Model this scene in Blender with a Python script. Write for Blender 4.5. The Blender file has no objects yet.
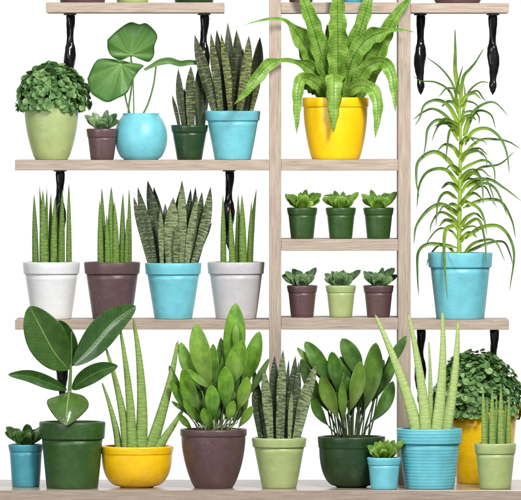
import bpy, math, random
from mathutils import Vector, Matrix
R = math.radians
U = 0.0035            # metres per unit used below
D = 7000.0            # camera distance in the same units
EYE = 120.0           # eye height, units below the photo's top edge
AX = 260.5
scene = bpy.context.scene
C = scene.collection
random.seed(7)

# ------------------------------------------------------------------ helpers
def lin(c):
    return tuple(((v/255.0)/12.92 if v/255.0 <= 0.04045 else (((v/255.0)+0.055)/1.055)**2.4) for v in c)+(1.0,)

class NT:
    def __init__(s, name):
        s.m = bpy.data.materials.new(name); s.m.use_nodes = True
        s.t = s.m.node_tree; s.t.nodes.clear()
        s.out = s.n('ShaderNodeOutputMaterial')
    def n(s, typ, ins=None, **kw):
        nd = s.t.nodes.new(typ)
        for k, v in kw.items(): setattr(nd, k, v)
        if ins:
            for k, v in ins.items():
                if hasattr(v, 'is_output') or isinstance(v, bpy.types.NodeSocket): s.t.links.new(v, nd.inputs[k])
                else: nd.inputs[k].default_value = v
        return nd
    def math(s, op, a, b=0.0, c=0.0, clamp=False):
        return s.n('ShaderNodeMath', {0: a, 1: b, 2: c}, operation=op, use_clamp=clamp).outputs[0]
    def ramp(s, fac, stops):
        r = s.n('ShaderNodeValToRGB', {0: fac}); cr = r.color_ramp
        while len(cr.elements) < len(stops): cr.elements.new(0.5)
        for e, (p, c) in zip(cr.elements, stops): e.position = p; e.color = c
        return r.outputs[0]
    def mix(s, fac, a, b, bt='MIX'):
        nd = s.n('ShaderNodeMix', data_type='RGBA', blend_type=bt)
        for k, v in ((0, fac), (6, a), (7, b)):
            if isinstance(v, bpy.types.NodeSocket): s.t.links.new(v, nd.inputs[k])
            else: nd.inputs[k].default_value = v
        return nd.outputs[2]
    def noise(s, vec, scale, detail=3, rough=0.55, out=0):
        return s.n('ShaderNodeTexNoise', {'Vector': vec, 'Scale': scale, 'Detail': detail, 'Roughness': rough}).outputs[out]
    def sep(s, vec): return s.n('ShaderNodeSeparateXYZ', {0: vec}).outputs
    def comb(s, x, y, z=0.0): return s.n('ShaderNodeCombineXYZ', {0: x, 1: y, 2: z}).outputs[0]
    def bump(s, h, strength, dist=0.001):
        return s.n('ShaderNodeBump', {'Height': h, 'Strength': strength, 'Distance': dist}).outputs[0]
    def finish(s, col, rough=0.5, nrm=None, spec=0.5, trans=0.0, tcol=None, coat=0.0, metal=0.0):
        ins = {'Base Color': col, 'Roughness': rough, 'Specular IOR Level': spec, 'Coat Weight': coat, 'Metallic': metal, 'Coat Roughness': 0.15}
        if nrm is not None: ins['Normal'] = nrm
        p = s.n('ShaderNodeBsdfPrincipled', ins).outputs[0]
        if trans:
            ti = {'Color': tcol if tcol is not None else col}
            if nrm is not None: ti['Normal'] = nrm
            tr = s.n('ShaderNodeBsdfTranslucent', ti).outputs[0]
            p = s.n('ShaderNodeMixShader', {0: trans, 1: p, 2: tr}).outputs[0]
        s.t.links.new(p, s.out.inputs[0])
        return s.m

def uvs(t, name): return t.n('ShaderNodeUVMap', uv_map=name).outputs[0]

def pot_mat(name, rgb, rings=False, rough=0.42, mott=0.10):
    t = NT(name); tc = t.n('ShaderNodeTexCoord').outputs['Object']
    rnd = t.n('ShaderNodeObjectInfo').outputs['Random']
    v = t.n('ShaderNodeVectorMath', {0: tc, 1: t.comb(t.math('MULTIPLY', rnd, 7.0), 0.0, 0.0)}, operation='ADD').outputs[0]
    big = t.noise(v, 26, 4); fine = t.noise(v, 210, 3, 0.65); mid = t.noise(v, 70, 4)
    c = lin(rgb); dk = tuple(x*(1-mott*1.2) for x in c[:3])+(1,); lt = tuple(min(1, x*(1+mott*.6)+0.006) for x in c[:3])+(1,)
    col = t.ramp(big, [(0.3, dk), (0.55, c), (0.75, lt)])
    sp = t.n('ShaderNodeMapRange', {0: mid, 1: 0.62, 2: 0.8}).outputs[0]
    col = t.mix(t.math('MULTIPLY', sp, 0.07), col, lin((235, 235, 225)))
    # thin scuffs and lime bloom running round the pot
    s3 = t.sep(v)
    zz = t.noise(t.comb(t.math('MULTIPLY', s3[0], 0.25), t.math('MULTIPLY', s3[1], 0.25), s3[2]), 160, 3)
    col = t.mix(t.math('MULTIPLY', t.math('SUBTRACT', zz, 0.5, clamp=True), 0.3), col, dk)
    h = t.math('ADD', t.math('MULTIPLY', fine, 0.8), t.math('ADD', t.math('MULTIPLY', mid, 0.6), t.math('MULTIPLY', zz, 0.5)))
    if rings:
        w = t.math('SINE', t.math('MULTIPLY', s3[2], 2*math.pi/0.0112))
        h = t.math('ADD', h, t.math('MULTIPLY', w, 0.36))
    rr = t.math('ADD', t.math('MULTIPLY', big, 0.25), rough-0.17)
    return t.finish(col, rr, t.bump(h, 0.7, 0.0012), spec=0.55)

def wood_mat(name, vertical=False, dark=1.0, rough=0.62, bmp=0.35):
    t = NT(name); tc = t.n('ShaderNodeTexCoord').outputs['Object']
    rnd = t.n('ShaderNodeObjectInfo').outputs['Random']
    s3 = t.sep(tc)
    a, b = (s3[2], s3[0]) if vertical else (s3[0], s3[2])
    off = t.math('MULTIPLY', rnd, 31.0)
    # slow waviness so the grain wanders
    wob = t.math('MULTIPLY', t.noise(t.comb(t.math('MULTIPLY', a, 1.0), off, s3[1]), 5, 2), 0.010)
    vb = t.math('ADD', b, wob)
    v = t.comb(t.math('ADD', t.math('MULTIPLY', a, 1.0), off), t.math('MULTIPLY', vb, 24.0), t.math('MULTIPLY', s3[1], 24.0))
    g1 = t.noise(v, 9, 7, 0.7)
    v2 = t.comb(t.math('ADD', t.math('MULTIPLY', a, 4.0), off), t.math('MULTIPLY', vb, 60.0), t.math('MULTIPLY', s3[1], 60.0))
    g2 = t.noise(v2, 12, 4, 0.6)
    v3 = t.comb(t.math('ADD', t.math('MULTIPLY', a, 1.0), off), t.math('MULTIPLY', b, 5.0), t.math('MULTIPLY', s3[1], 5.0))
    g3 = t.noise(v3, 7, 3)
    k = lambda c: tuple(x*dark for x in lin(c)[:3])+(1,)
    col = t.ramp(g1, [(0.28, k((134, 118, 102))), (0.44, k((166, 150, 134))), (0.58, k((186, 172, 157))), (0.78, k((204, 193, 179)))])
    pores = t.math('MULTIPLY', t.math('GREATER_THAN', g2, 0.61), 0.42)
    col = t.mix(pores, col, k((138, 113, 99)))
    col = t.mix(t.math('MULTIPLY', g3, 0.5), col, k((176, 160, 150)), 'MULTIPLY')
    col = t.mix(0.12, col, k((214, 196, 182)))
    return t.finish(col, rough, t.bump(t.math('ADD', g1, t.math('MULTIPLY', g2, 0.6)), bmp, 0.0008), spec=0.3 if rough > .5 else .6)

def black_mat():
    t = NT('black_lacquer'); tc = t.n('ShaderNodeTexCoord').outputs['Object']
    n1 = t.noise(tc, 60, 4); n2 = t.noise(tc, 200, 2)
    col = t.ramp(n1, [(0.4, (0.004, 0.004, 0.005, 1)), (0.8, (0.012, 0.012, 0.013, 1))])
    return t.finish(col, t.math('ADD', t.math('MULTIPLY', n1, 0.25), 0.06), t.bump(t.math('ADD', n1, t.math('MULTIPLY', n2, .3)), 0.25, 0.0008), spec=0.35, coat=0.12)

def plate_mat():
    t = NT('brushed_plate'); tc = t.n('ShaderNodeTexCoord').outputs['Object']
    return t.finish(t.ramp(t.noise(tc, 90, 3), [(0.3, lin((70, 70, 70))), (0.8, lin((150, 148, 145)))]), 0.4, None, metal=0.6)

def soil_mat():
    t = NT('soil'); tc = t.n('ShaderNodeTexCoord').outputs['Object']
    n1 = t.noise(tc, 220, 5, 0.7)
    return t.finish(t.ramp(n1, [(0.3, lin((28, 18, 12))), (0.6, lin((70, 48, 34))), (0.75, lin((120, 95, 72)))]), 0.9, t.bump(n1, 1.0, 0.003), spec=0.2)

def snake_mat(name, light, dark, edge=None, thr=0.5):
    """flat sansevieria leaf: pale skin crossed by ragged dark bands"""
    t = NT(name); p = uvs(t, 'p'); n = uvs(t, 'n')
    oi = t.n('ShaderNodeObjectInfo'); rnd = t.math('MULTIPLY', oi.outputs['Random'], 90.0)
    sp = t.sep(p); sn = t.sep(n)
    lum = t.sep(oi.outputs['Color'])[0]
    wig = t.math('MULTIPLY', t.noise(t.comb(t.math('ADD', sp[0], rnd), t.math('MULTIPLY', sp[1], 0.3)), 0.8, 3), 3.2)
    band = t.noise(t.comb(t.math('MULTIPLY', sp[0], 0.16), t.math('ADD', t.math('ADD', sp[1], wig), rnd)), 0.62, 4, 0.72)
    speck = t.noise(t.comb(t.math('MULTIPLY', sp[0], 1.1), t.math('ADD', sp[1], rnd)), 1.3, 3, 0.7)
    m = t.math('ADD', t.math('MULTIPLY', band, 0.76), t.math('MULTIPLY', speck, 0.24))
    m = t.math('ADD', m, t.math('MULTIPLY', t.math('SUBTRACT', lum, 0.5), 0.20))
    f = t.n('ShaderNodeMapRange', {0: m, 1: thr-0.075, 2: thr+0.085}, interpolation_type='SMOOTHSTEP').outputs[0]
    col = t.mix(f, lin(dark), lin(light))
    slow = t.noise(t.comb(sp[0], t.math('ADD', sp[1], rnd)), 0.09, 2)
    col = t.mix(t.math('MULTIPLY', slow, 0.55), col, lin(dark))
    # margin
    e = t.math('ABSOLUTE', t.math('SUBTRACT', sn[0], 0.5))
    em = t.math('GREATER_THAN', e, 0.455)
    col = t.mix(t.math('MULTIPLY', em, 0.75), col, lin(edge or (40, 52, 30)))
    tip = t.n('ShaderNodeMapRange', {0: sn[1], 1: 0.90, 2: 1.0}).outputs[0]
    col = t.mix(tip, col, lin((58, 46, 30)))
    fib = t.noise(t.comb(t.math('MULTIPLY', sp[0], 2.5), t.math('MULTIPLY', sp[1], 0.06)), 1.0, 2)
    return t.finish(col, 0.42, t.bump(t.math('ADD', fib, t.math('MULTIPLY', m, .4)), 0.3, 0.0008), spec=0.4, trans=0.06)

def cyl_mat(name, a, b, tipc=(120, 110, 70), period=3.0):
    """round sansevieria spike: soft cross rings and fine lengthwise grooves"""
    t = NT(name); p = uvs(t, 'p'); n = uvs(t, 'n')
    oi = t.n('ShaderNodeObjectInfo'); rnd = t.math('MULTIPLY', oi.outputs['Random'], 90.0)
    lum = t.sep(oi.outputs['Color'])[0]
    sp = t.sep(p); sn = t.sep(n)
    band = t.noise(t.comb(t.math('MULTIPLY', sp[0], 0.12), t.math('ADD', sp[1], rnd)), 1.0/period*2.0, 4, 0.6)
    f = t.n('ShaderNodeMapRange', {0: band, 1: 0.42, 2: 0.6}, interpolation_type='SMOOTHSTEP').outputs[0]
    col = t.mix(f, lin(a), lin(b))
    slow = t.noise(t.comb(sp[0], t.math('ADD', sp[1], rnd)), 0.06, 2)
    col = t.mix(t.math('MULTIPLY', slow, 0.5), col, lin(a))
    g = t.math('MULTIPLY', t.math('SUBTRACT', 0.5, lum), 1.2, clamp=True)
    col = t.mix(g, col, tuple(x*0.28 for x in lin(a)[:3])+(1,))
    tip = t.n('ShaderNodeMapRange', {0: sn[1], 1: 0.955, 2: 0.99}).outputs[0]
    col = t.mix(tip, col, lin(tipc))
    gro = t.math('SINE', t.math('MULTIPLY', sn[0], 40.0))
    return t.finish(col, 0.45, t.bump(t.math('ADD', gro, f), 0.15, 0.0005), spec=0.4, trans=0.05)

def leaf_mat(name, mid, edge, rib=(180, 205, 120), vein='parallel', ribw=0.02, rough=0.35, trans=0.22, spec=0.5, basecol=None, bstr=0.5, coat=0.0, vst=None, bspan=0.5):
    t = NT(name); p = uvs(t, 'p'); n = uvs(t, 'n')
    oi = t.n('ShaderNodeObjectInfo'); rnd = t.math('MULTIPLY', oi.outputs['Random'], 50.0)
    lum = t.sep(oi.outputs['Color'])[0]
    sp = t.sep(p); sn = t.sep(n)
    d = t.math('ABSOLUTE', t.math('SUBTRACT', sn[0], 0.5))
    blot = t.noise(t.comb(sp[0], t.math('ADD', sp[1], rnd)), 0.11, 3)
    f = t.n('ShaderNodeMapRange', {0: blot, 1: 0.32, 2: 0.68}, interpolation_type='SMOOTHSTEP').outputs[0]
    col = t.mix(f, lin(mid), lin(edge))
    if vein == 'parallel':
        vv = t.math('SINE', t.math('MULTIPLY', sn[0], 75.0)); st = 0.16
        vv = t.math('MULTIPLY', t.math('ADD', vv, 1.0), 0.5)
    elif vein == 'pinnate':
        q = t.math('SUBTRACT', sp[1], t.math('MULTIPLY', t.math('ABSOLUTE', sp[0]), 0.75))
        vv = t.math('POWER', t.math('MULTIPLY', t.math('ADD', t.math('SINE', t.math('MULTIPLY', q, 1.5)), 1.0), 0.5), 4.0); st = 0.18
    elif vein == 'cross':
        q = t.math('ADD', sp[1], t.math('MULTIPLY', t.noise(t.comb(sp[0], sp[1]), 0.3), 2.0))
        vv = t.math('MULTIPLY', t.math('ADD', t.math('SINE', t.math('MULTIPLY', q, 1.9)), 1.0), 0.5); st = 0.22
    else:
        vv = t.noise(t.comb(sp[0], sp[1]), 0.5, 3); st = 0.1
    st = vst or st
    col = t.mix(t.math('MULTIPLY', vv, st), col, lin(rib))
    rf = t.n('ShaderNodeMapRange', {0: d, 1: ribw, 2: ribw*2.2, 3: 1.0, 4: 0.0}).outputs[0]
    col = t.mix(t.math('MULTIPLY', rf, 0.75), col, lin(rib))
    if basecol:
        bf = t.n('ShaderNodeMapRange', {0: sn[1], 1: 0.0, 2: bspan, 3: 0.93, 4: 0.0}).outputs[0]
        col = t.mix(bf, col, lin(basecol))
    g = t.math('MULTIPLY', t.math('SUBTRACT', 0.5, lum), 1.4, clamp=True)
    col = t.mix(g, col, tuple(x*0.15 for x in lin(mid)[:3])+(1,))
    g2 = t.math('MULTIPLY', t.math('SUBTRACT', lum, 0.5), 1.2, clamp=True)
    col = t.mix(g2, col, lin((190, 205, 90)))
    rib_h = t.math('MULTIPLY', rf, -1.5)
    h = t.math('ADD', t.math('MULTIPLY', vv, 0.8), t.math('ADD', rib_h, t.math('MULTIPLY', blot, 0.5)))
    tc = t.mix(0.5, col, lin((150, 190, 40)))
    return t.finish(col, t.math('ADD', t.math('MULTIPLY', blot, 0.2), rough-0.1), t.bump(h, bstr, 0.0010), spec=spec, trans=trans, tcol=tc, coat=coat)

def palm_mat(name):
    """big round leaf, veins fanning from the stalk: UV n = (angle, radius)"""
    t = NT(name); n = uvs(t, 'n'); sn = t.sep(n); oc = t.n('ShaderNodeTexCoord').outputs['Object']
    blot = t.noise(oc, 22, 3)
    col = t.mix(blot, lin((48, 98, 36)), lin((84, 134, 56)))
    col = t.mix(t.math('MULTIPLY', t.math('SUBTRACT', 1.0, sn[1], clamp=True), 0.35), col, lin((140, 180, 96)))
    a = t.math('PINGPONG', t.math('MULTIPLY', sn[0], 9.0), 0.5)
    a = t.math('MULTIPLY', a, t.math('ADD', sn[1], 0.02))
    vf = t.n('ShaderNodeMapRange', {0: a, 1: 0.003, 2: 0.022, 3: 0.8, 4: 0.0}).outputs[0]
    fine = t.n('ShaderNodeTexVoronoi', {'Vector': oc, 'Scale': 95.0}, feature='DISTANCE_TO_EDGE').outputs[0]
    ff = t.n('ShaderNodeMapRange', {0: fine, 1: 0.0, 2: 0.09, 3: 0.12, 4: 0.0}).outputs[0]
    fade = t.math('SUBTRACT', 1.05, sn[1], clamp=True)
    col = t.mix(ff, col, lin((128, 180, 96)))
    col = t.mix(t.math('MULTIPLY', vf, t.math('ADD', t.math('MULTIPLY', fade, 0.8), 0.15)), col, lin((186, 212, 140)))
    h = t.math('ADD', t.math('MULTIPLY', t.math('ADD', vf, ff), -1.0), blot)
    return t.finish(col, 0.42, t.bump(h, 0.6, 0.0014), spec=0.4, trans=0.15)

def bush_mat(name, a, b):
    t = NT(name); n = uvs(t, 'n'); sn = t.sep(n); p = t.sep(uvs(t, 'p'))
    col = t.mix(sn[0], lin(a), lin(b))
    d = t.math('ABSOLUTE', p[0])
    rf = t.n('ShaderNodeMapRange', {0: d, 1: 0.03, 2: 0.12, 3: 0.22, 4: 0.0}).outputs[0]
    col = t.mix(rf, col, lin((140, 175, 120)))
    return t.finish(col, 0.42, t.bump(rf, -0.3, 0.001), spec=0.35, trans=0.10)

def stem_mat(name, a, b):
    t = NT(name); oc = t.n('ShaderNodeTexCoord').outputs['Object']
    nn = t.noise(oc, 120, 3)
    return t.finish(t.mix(nn, lin(a), lin(b)), 0.5, t.bump(nn, 0.4, 0.001), spec=0.4)

M = dict(
 wood=wood_mat('pale_oak'), wood_v=wood_mat('pale_oak_upright', True), wood_low=wood_mat('greyed_oak', False, 0.9, 0.24, 0.05),
 black=black_mat(), plate=plate_mat(), soil=soil_mat(),
 lgreen=pot_mat('pale_green_glaze', (166, 182, 120)), brown=pot_mat('plum_brown_paint', (92, 68, 70), mott=0.14),
 blue=pot_mat('sky_blue_paint', (112, 194, 208)), bluer=pot_mat('ribbed_blue_paint', (102, 188, 202), rings=True),
 teal=pot_mat('teal_paint', (68, 148, 164)), dgreen=pot_mat('bottle_green_paint', (46, 80, 32), mott=0.14),
 dgreen2=pot_mat('forest_green_paint', (48, 84, 34), mott=0.14), dgreen3=pot_mat('dark_green_glaze', (30, 60, 26), mott=0.14, rough=0.35),
 yellow=pot_mat('bright_yellow_glaze', (252, 206, 8), rough=0.34, mott=0.05), ochre=pot_mat('golden_glaze', (246, 196, 14), rough=0.30, mott=0.12),
 white=pot_mat('white_paint', (220, 221, 222), mott=0.05), grey=pot_mat('pale_grey_paint', (192, 190, 193), mott=0.06),
 snake_d=snake_mat('snake_leaf_dark', (158, 166, 100), (40, 50, 22), thr=0.55),
 snake_l=snake_mat('snake_leaf_pale', (164, 178, 126), (42, 58, 32), thr=0.52),
 cyl_g=cyl_mat('spike_green', (80, 112, 40), (132, 164, 72), (150, 130, 80), 2.2),
 cyl_p=cyl_mat('spike_pale', (156, 182, 104), (190, 208, 140), (130, 110, 70), 3.0),
 cyl_m=cyl_mat('spike_mid', (116, 146, 68), (154, 180, 98), (120, 100, 60), 3.0),
 fern=leaf_mat('fern_frond', (112, 164, 50), (166, 204, 98), (60, 100, 34), 'cross', 0.018, 0.38, 0.30),
 cast=leaf_mat('cast_iron_leaf', (76, 128, 26), (116, 166, 42), (160, 196, 84), 'parallel', 0.006, 0.36, 0.10, basecol=(26, 56, 12), bspan=0.78),  # deep blade base also paints in the shade low in the clump
 cast2=leaf_mat('lily_leaf', (50, 96, 18), (80, 128, 32), (120, 160, 62), 'parallel', 0.007, 0.33, 0.08, basecol=(22, 46, 12), bspan=0.72),  # basecol here also carries painted shade among the crowded blade feet
 rubber=leaf_mat('rubber_leaf', (42, 78, 28), (54, 96, 34), (140, 168, 90), 'pinnate', 0.009, 0.24, 0.03, bstr=0.15, coat=0.12, vst=0.05),
 drac=leaf_mat('dragon_leaf', (62, 98, 34), (88, 128, 44), (120, 156, 60), 'plain', 0.02, 0.4, 0.10, basecol=(160, 190, 62)),
 succ_y=leaf_mat('succulent_bright', (84, 140, 34), (140, 178, 62), (170, 200, 96), 'plain', 0.015, 0.35, 0.15),
 succ_g=leaf_mat('succulent_grey', (70, 112, 66), (124, 156, 104), (150, 180, 130), 'plain', 0.015, 0.35, 0.12),
 succ_d=leaf_mat('succulent_dark', (44, 92, 36), (86, 130, 54), (120, 150, 80), 'plain', 0.015, 0.35, 0.12),
 palm=palm_mat('round_leaf'), bush=bush_mat('bush_leaf', (54, 98, 44), (138, 174, 108)),
 stem=stem_mat('green_stem', (60, 96, 40), (110, 140, 66)), stem_dk=stem_mat('dark_stem', (30, 52, 24), (66, 88, 44)),
 stem_y=stem_mat('yellow_green_stem', (120, 158, 50), (160, 190, 70)), stem_w=stem_mat('pale_petiole', (150, 170, 120), (84, 110, 60)), bark=stem_mat('brown_bark', (120, 92, 66), (168, 144, 108)),
)

def empty(name, loc, label, cat, group=None):
    o = bpy.data.objects.new(name, None); C.objects.link(o); o.location = loc
    o.empty_display_size = 0.02
    o['label'] = label; o['category'] = cat
    if group: o['group'] = group
    return o

def meshobj(name, verts, faces, mat, parent=None, uvn=None, uvp=None, smooth=True, lum=0.5):
    me = bpy.data.meshes.new(name); me.from_pydata(verts, [], faces)
    for nm, arr in (('n', uvn), ('p', uvp)):
        if arr:
            l = me.uv_layers.new(name=nm)
            for lp in me.loops: l.data[lp.index].uv = arr[lp.vertex_index]
    me.materials.append(mat)
    if smooth: me.polygons.foreach_set('use_smooth', [True]*len(me.polygons))
    me.update()
    o = bpy.data.objects.new(name, me); C.objects.link(o); o.parent = parent
    o.color = (lum, lum, lum, 1)
    return o

def catmull(pts, n):
    P = [Vector(p) for p in pts]
    if len(P) == 2: return [P[0].lerp(P[1], i/n) for i in range(n+1)]
    # resample evenly along a Catmull-Rom curve
    E = [P[0]*2-P[1]]+P+[P[-1]*2-P[-2]]
    dense = []
    for i in range(1, len(E)-2):
        for k in range(12):
            t = k/12.0; a, b, c, d = E[i-1], E[i], E[i+1], E[i+2]
            dense.append(0.5*((2*b)+(c-a)*t+(2*a-5*b+4*c-d)*t*t+(3*b-a-3*c+d)*t**3))
    dense.append(P[-1])
    L = [0.0]
    for i in range(1, len(dense)): L.append(L[-1]+(dense[i]-dense[i-1]).length)
    out = []; j = 0
    for i in range(n+1):
        s = L[-1]*i/n
        while j < len(L)-2 and L[j+1] < s: j += 1
        seg = L[j+1]-L[j]
        out.append(dense[j].lerp(dense[j+1], (s-L[j])/seg if seg > 1e-9 else 0))
    return out

def sm(x): x = max(0.0, min(1.0, x)); return x*x*(3-2*x)
SH = {
 'snake': lambda t: 0.62+0.38*sm(t/0.55) if t < 0.55 else max(0.0, 1-((t-0.55)/0.45)**2.1),
 'lance': lambda t: math.sin(math.pi*min(1, t)**0.92)**0.80 if 0 < t < 1 else 0,
 'ovate': lambda t: math.sin(math.pi*min(1, t)**0.85)**0.62 if 0 < t < 1 else 0,
 'round': lambda t: (max(0, 1-(2*t-1)**2))**0.5,
 'drac': lambda t: (0.30+0.70*sm(t/0.10))*(1-t)**0.6,
 'fern': lambda t: (0.35+0.65*sm(t/0.35))*(1-t**3.0)**0.9,
 'spat': lambda t: (0.35+0.65*sm(t/0.6)) * (1-max(0, (t-0.6)/0.4)**2.4)**0.7,
 'spike': lambda t: (1-t**2.9)**0.9*(0.93+0.07*math.cos(t*3)),
 'horn': lambda t: (0.20+0.80*(1-t**1.25))*max(0.0, 1-max(0, (t-.955)/.045)**2)**.5,
 'obov': lambda t: math.sin(math.pi*min(1, t)**1.22)**(0.60 if t > .567 else 1.05) if 0 < t < 1 else 0,
 'rub': lambda t: math.sin(math.pi*min(1, t)**1.05)**0.62 if 0 < t < 1 else 0,
 'tube': lambda t: 1.0,
}

class Plant:
    """Everything of one pot, in units relative to the pot's foot."""
    def __init__(s, name, cx, base, depth, zt, label, cat, group=None):
        s.cx, s.base = cx, base; s.k = (D+depth)/D; s.s = U*s.k
        s.e = empty(name, ((cx-AX)*s.k*U, depth*U, zt), label, cat, group)
        s.rng = random.Random(int(cx*13+base*7))
    def pt(s, p, d=0.0):
        return Vector((p[0]-s.cx, (p[2] if len(p) > 2 else d), s.base-p[1]))
    def lathe(s, name, prof, mat, parent, seg=72, wob=0.0):
        V = []; F = []; n = len(prof)
        for i in range(seg):
            a = 2*math.pi*i/seg
            for (r, z) in prof:
                rr = r*(1+wob*math.sin(3*a+z*0.1))
                V.append((rr*math.cos(a)*s.s, rr*math.sin(a)*s.s, z*s.s))
        for i in range(seg):
            j = (i+1) % seg
            for k in range(n-1): F.append((i*n+k, j*n+k, j*n+k+1, i*n+k+1))
        o = meshobj(name, V, F, mat, parent)
        return o
    def pot(s, kind, rt, rb, top, mat, band=None, soil=None, bulge=0.0):
        """rt/rb rim and foot radius, top = rim height in photo rows, band = lower edge of rim band"""
        h = s.base-top; hb = (s.base-band) if band else h
        w = max(1.4, rt*0.06)
        prof = [(0.0, 0.35), (rb*0.6, 0.3), (rb-1.2, 0.0), (rb-0.4, 0.25), (rb, 0.9)]
        if kind == 'flower':
            ri = rt-max(1.5, rt*0.085)
            for i in range(1, 9):
                t = i/8; prof.append((rb+(ri-rb)*t**0.95, 0.9+(hb-0.9)*t))
            prof += [(ri, hb), (ri, h-0.5), (ri-w*0.5, h-0.4), (ri-w, h-0.6)]
            inner = ri-w
        elif kind == 'cup':
            ri = rt-1.2
            for i in range(1, 17):
                t = i/16; prof.append((rb+(ri-rb)*math.sin(t*math.pi/2)**(0.8), 0.9+(hb-0.9)*t))
            prof += [(ri, h-0.5), (ri-w*0.5, h-0.4), (ri-w, h-0.6)]; inner = ri-w
        elif kind == 'bowl':
            ri = rt-1.5
            for i in range(1, 25):
                t = i/24; prof.append((rb+(ri-rb)*math.sqrt(max(0, 1-(1-t)**2.3)), 0.9+(hb-0.9)*t))
            prof += [(ri, h-0.5), (ri-w*0.5, h-0.4), (ri-w, h-0.6)]; inner = ri-w
        elif kind == 'ball':
            for i in range(1, 25):
                t = i/24; a = -0.84+t*(0.84+0.92)
                r = bulge*math.cos(a)**0.85; z = (math.sin(a)-math.sin(-0.84))/(math.sin(0.92)-math.sin(-0.84))*(h-1.5)
                prof.append((max(r, rb) if t < 0.3 else max(r, rt-0.5), 0.9+z*0.98))
            prof += [(rt-0.2, h-0.7), (rt-0.1, h-0.2), (rt-0.8, h), (rt-1.8, h-0.3)]; inner = rt-1.8
        prof.append((inner-0.2, h-2.5)); prof.append((inner-1.0, h-8)); prof.append((0, h-8))
        p = s.lathe('pot', prof, mat, s.e, wob=0.003)
        if kind != 'ball':
            b = 0.5
            if kind == 'cup' or (kind == 'bowl' and not band):
                rp = [(rt-1.1, hb-0.8), (rt-0.4, hb-0.6), (rt-0.1, hb), (rt, h-1.2), (rt-0.3, h-0.3), (rt-1.0, h), (inner+0.2, h-0.1), (inner-0.05, h-0.9), (inner-0.1, h-2.2)]
            else:
                rb2 = rt-0.8
                rp = [(ri-0.1, hb+0.1), (rb2-0.6, hb), (rb2-0.1, hb+0.4), (rb2, hb+1.2), (rb2+(rt-rb2)*0.5, (hb+h)/2), (rt, h-1.3), (rt-0.3, h-0.35), (rt-1.0, h), (inner+0.3, h-0.05), (inner-0.05, h-0.7), (inner-0.1, h-2.2)]
            s.lathe('rim', rp, mat, p, wob=0.003)
        # soil
        sd = soil if soil is not None else 1.8
        V = [(0, 0, (h-sd+0.6)*s.s)]; F = []; seg = 40; rings = 8
        for i in range(1, rings+1):
            for j in range(seg):
                a = 2*math.pi*j/seg; r = (inner-0.15)*i/rings
                V.append((r*math.cos(a)*s.s, r*math.sin(a)*s.s, (h-sd+s.rng.uniform(-.35, .5)*(1 if i < rings else 0.2)+0.6*(1-i/rings))*s.s))
        for j in range(seg): F.append((0, 1+j, 1+(j+1) % seg))
        for i in range(rings-1):
            for j in range(seg):
                a = 1+i*seg+j; b2 = 1+i*seg+(j+1) % seg; F.append((a, a+seg, b2+seg, b2))
        meshobj('soil', V, F, M['soil'], s.e)
        s.soil_z = h-sd; s.inner = inner; s.top = top
        return p
    def ribbon(s, name, pts, w, shape, mat, parent=None, d0=0.0, d1=0.0, yaw=0.0, yaw1=None, camber=0.25, fold=0.0, th=0.5,
               n=26, m=12, wave=0.0, wf=9.0, ruff=0.0, lum=0.5, dpow=1.4):
        np_ = len(pts)
        P3 = []
        for i, p in enumerate(pts):
            t = i/(np_-1); P3.append(s.pt(p, d0+(d1-d0)*t**dpow))
        c = catmull(P3, n); f = SH[shape] if isinstance(shape, str) else shape
        yaw1 = yaw if yaw1 is None else yaw1
        ph = s.rng.uniform(0, 6)
        V = []; UN = []; UP = []; F = []; L = 0.0
        Wp = None
        for i in range(n+1):
            t = i/n
            T = (c[min(n, i+1)]-c[max(0, i-1)])
            if T.length < 1e-9: T = Vector((0, 0, 1))
            T.normalize()
            if i: L += (c[i]-c[i-1]).length
            W0 = T.cross(Vector((0, 1, 0)))
            if W0.length < 0.15:
                W0 = Wp.copy() if Wp else Vector((-1, 0, 0))
                W0 = W0-T*W0.dot(T)
            W0.normalize()
            if Wp and W0.dot(Wp) < 0: W0 = -W0
            Wp = W0.copy(); N0 = T.cross(W0)
            if False: N0 = -N0
            ps = yaw+(yaw1-yaw)*t
            W = W0*math.cos(ps)+N0*math.sin(ps); N = T.cross(W)
            hw = max(0.03, f(t)*w*0.5/max(0.45, abs(math.cos(ps))))
            for j in range(m):
                a = 2*math.pi*j/m; u = math.cos(a)
                rf = 1+ruff*math.sin(wf*4.1*t+ph+(1.7 if u > 0 else 0))*abs(u)
                thk = th*min(1.0, hw/(w*0.25)+0.05)
                if shape in ('spike', 'horn', 'tube'): thk = hw
                q = c[i]+W*(hw*u*rf)+N*(camber*hw*(u*u-0.3)+fold*hw*(abs(u)-0.5)+thk*math.sin(a)
                    + wave*hw*math.sin(wf*t*2+ph+(2.2 if u > 0 else 0))*u*u)
                V.append(tuple(q*s.s)); UN.append((u*.5+.5, t)); UP.append((u*hw, L))
        for i in range(n):
            for j in range(m):
                k = (j+1) % m
                F.append((i*m+j, i*m+k, (i+1)*m+k, (i+1)*m+j))
        F.append(tuple(range(m-1, -1, -1))); F.append(tuple(n*m+j for j in range(m)))
        return meshobj(name, V, F, mat, parent or s.e, UN, UP, lum=lum)

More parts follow.
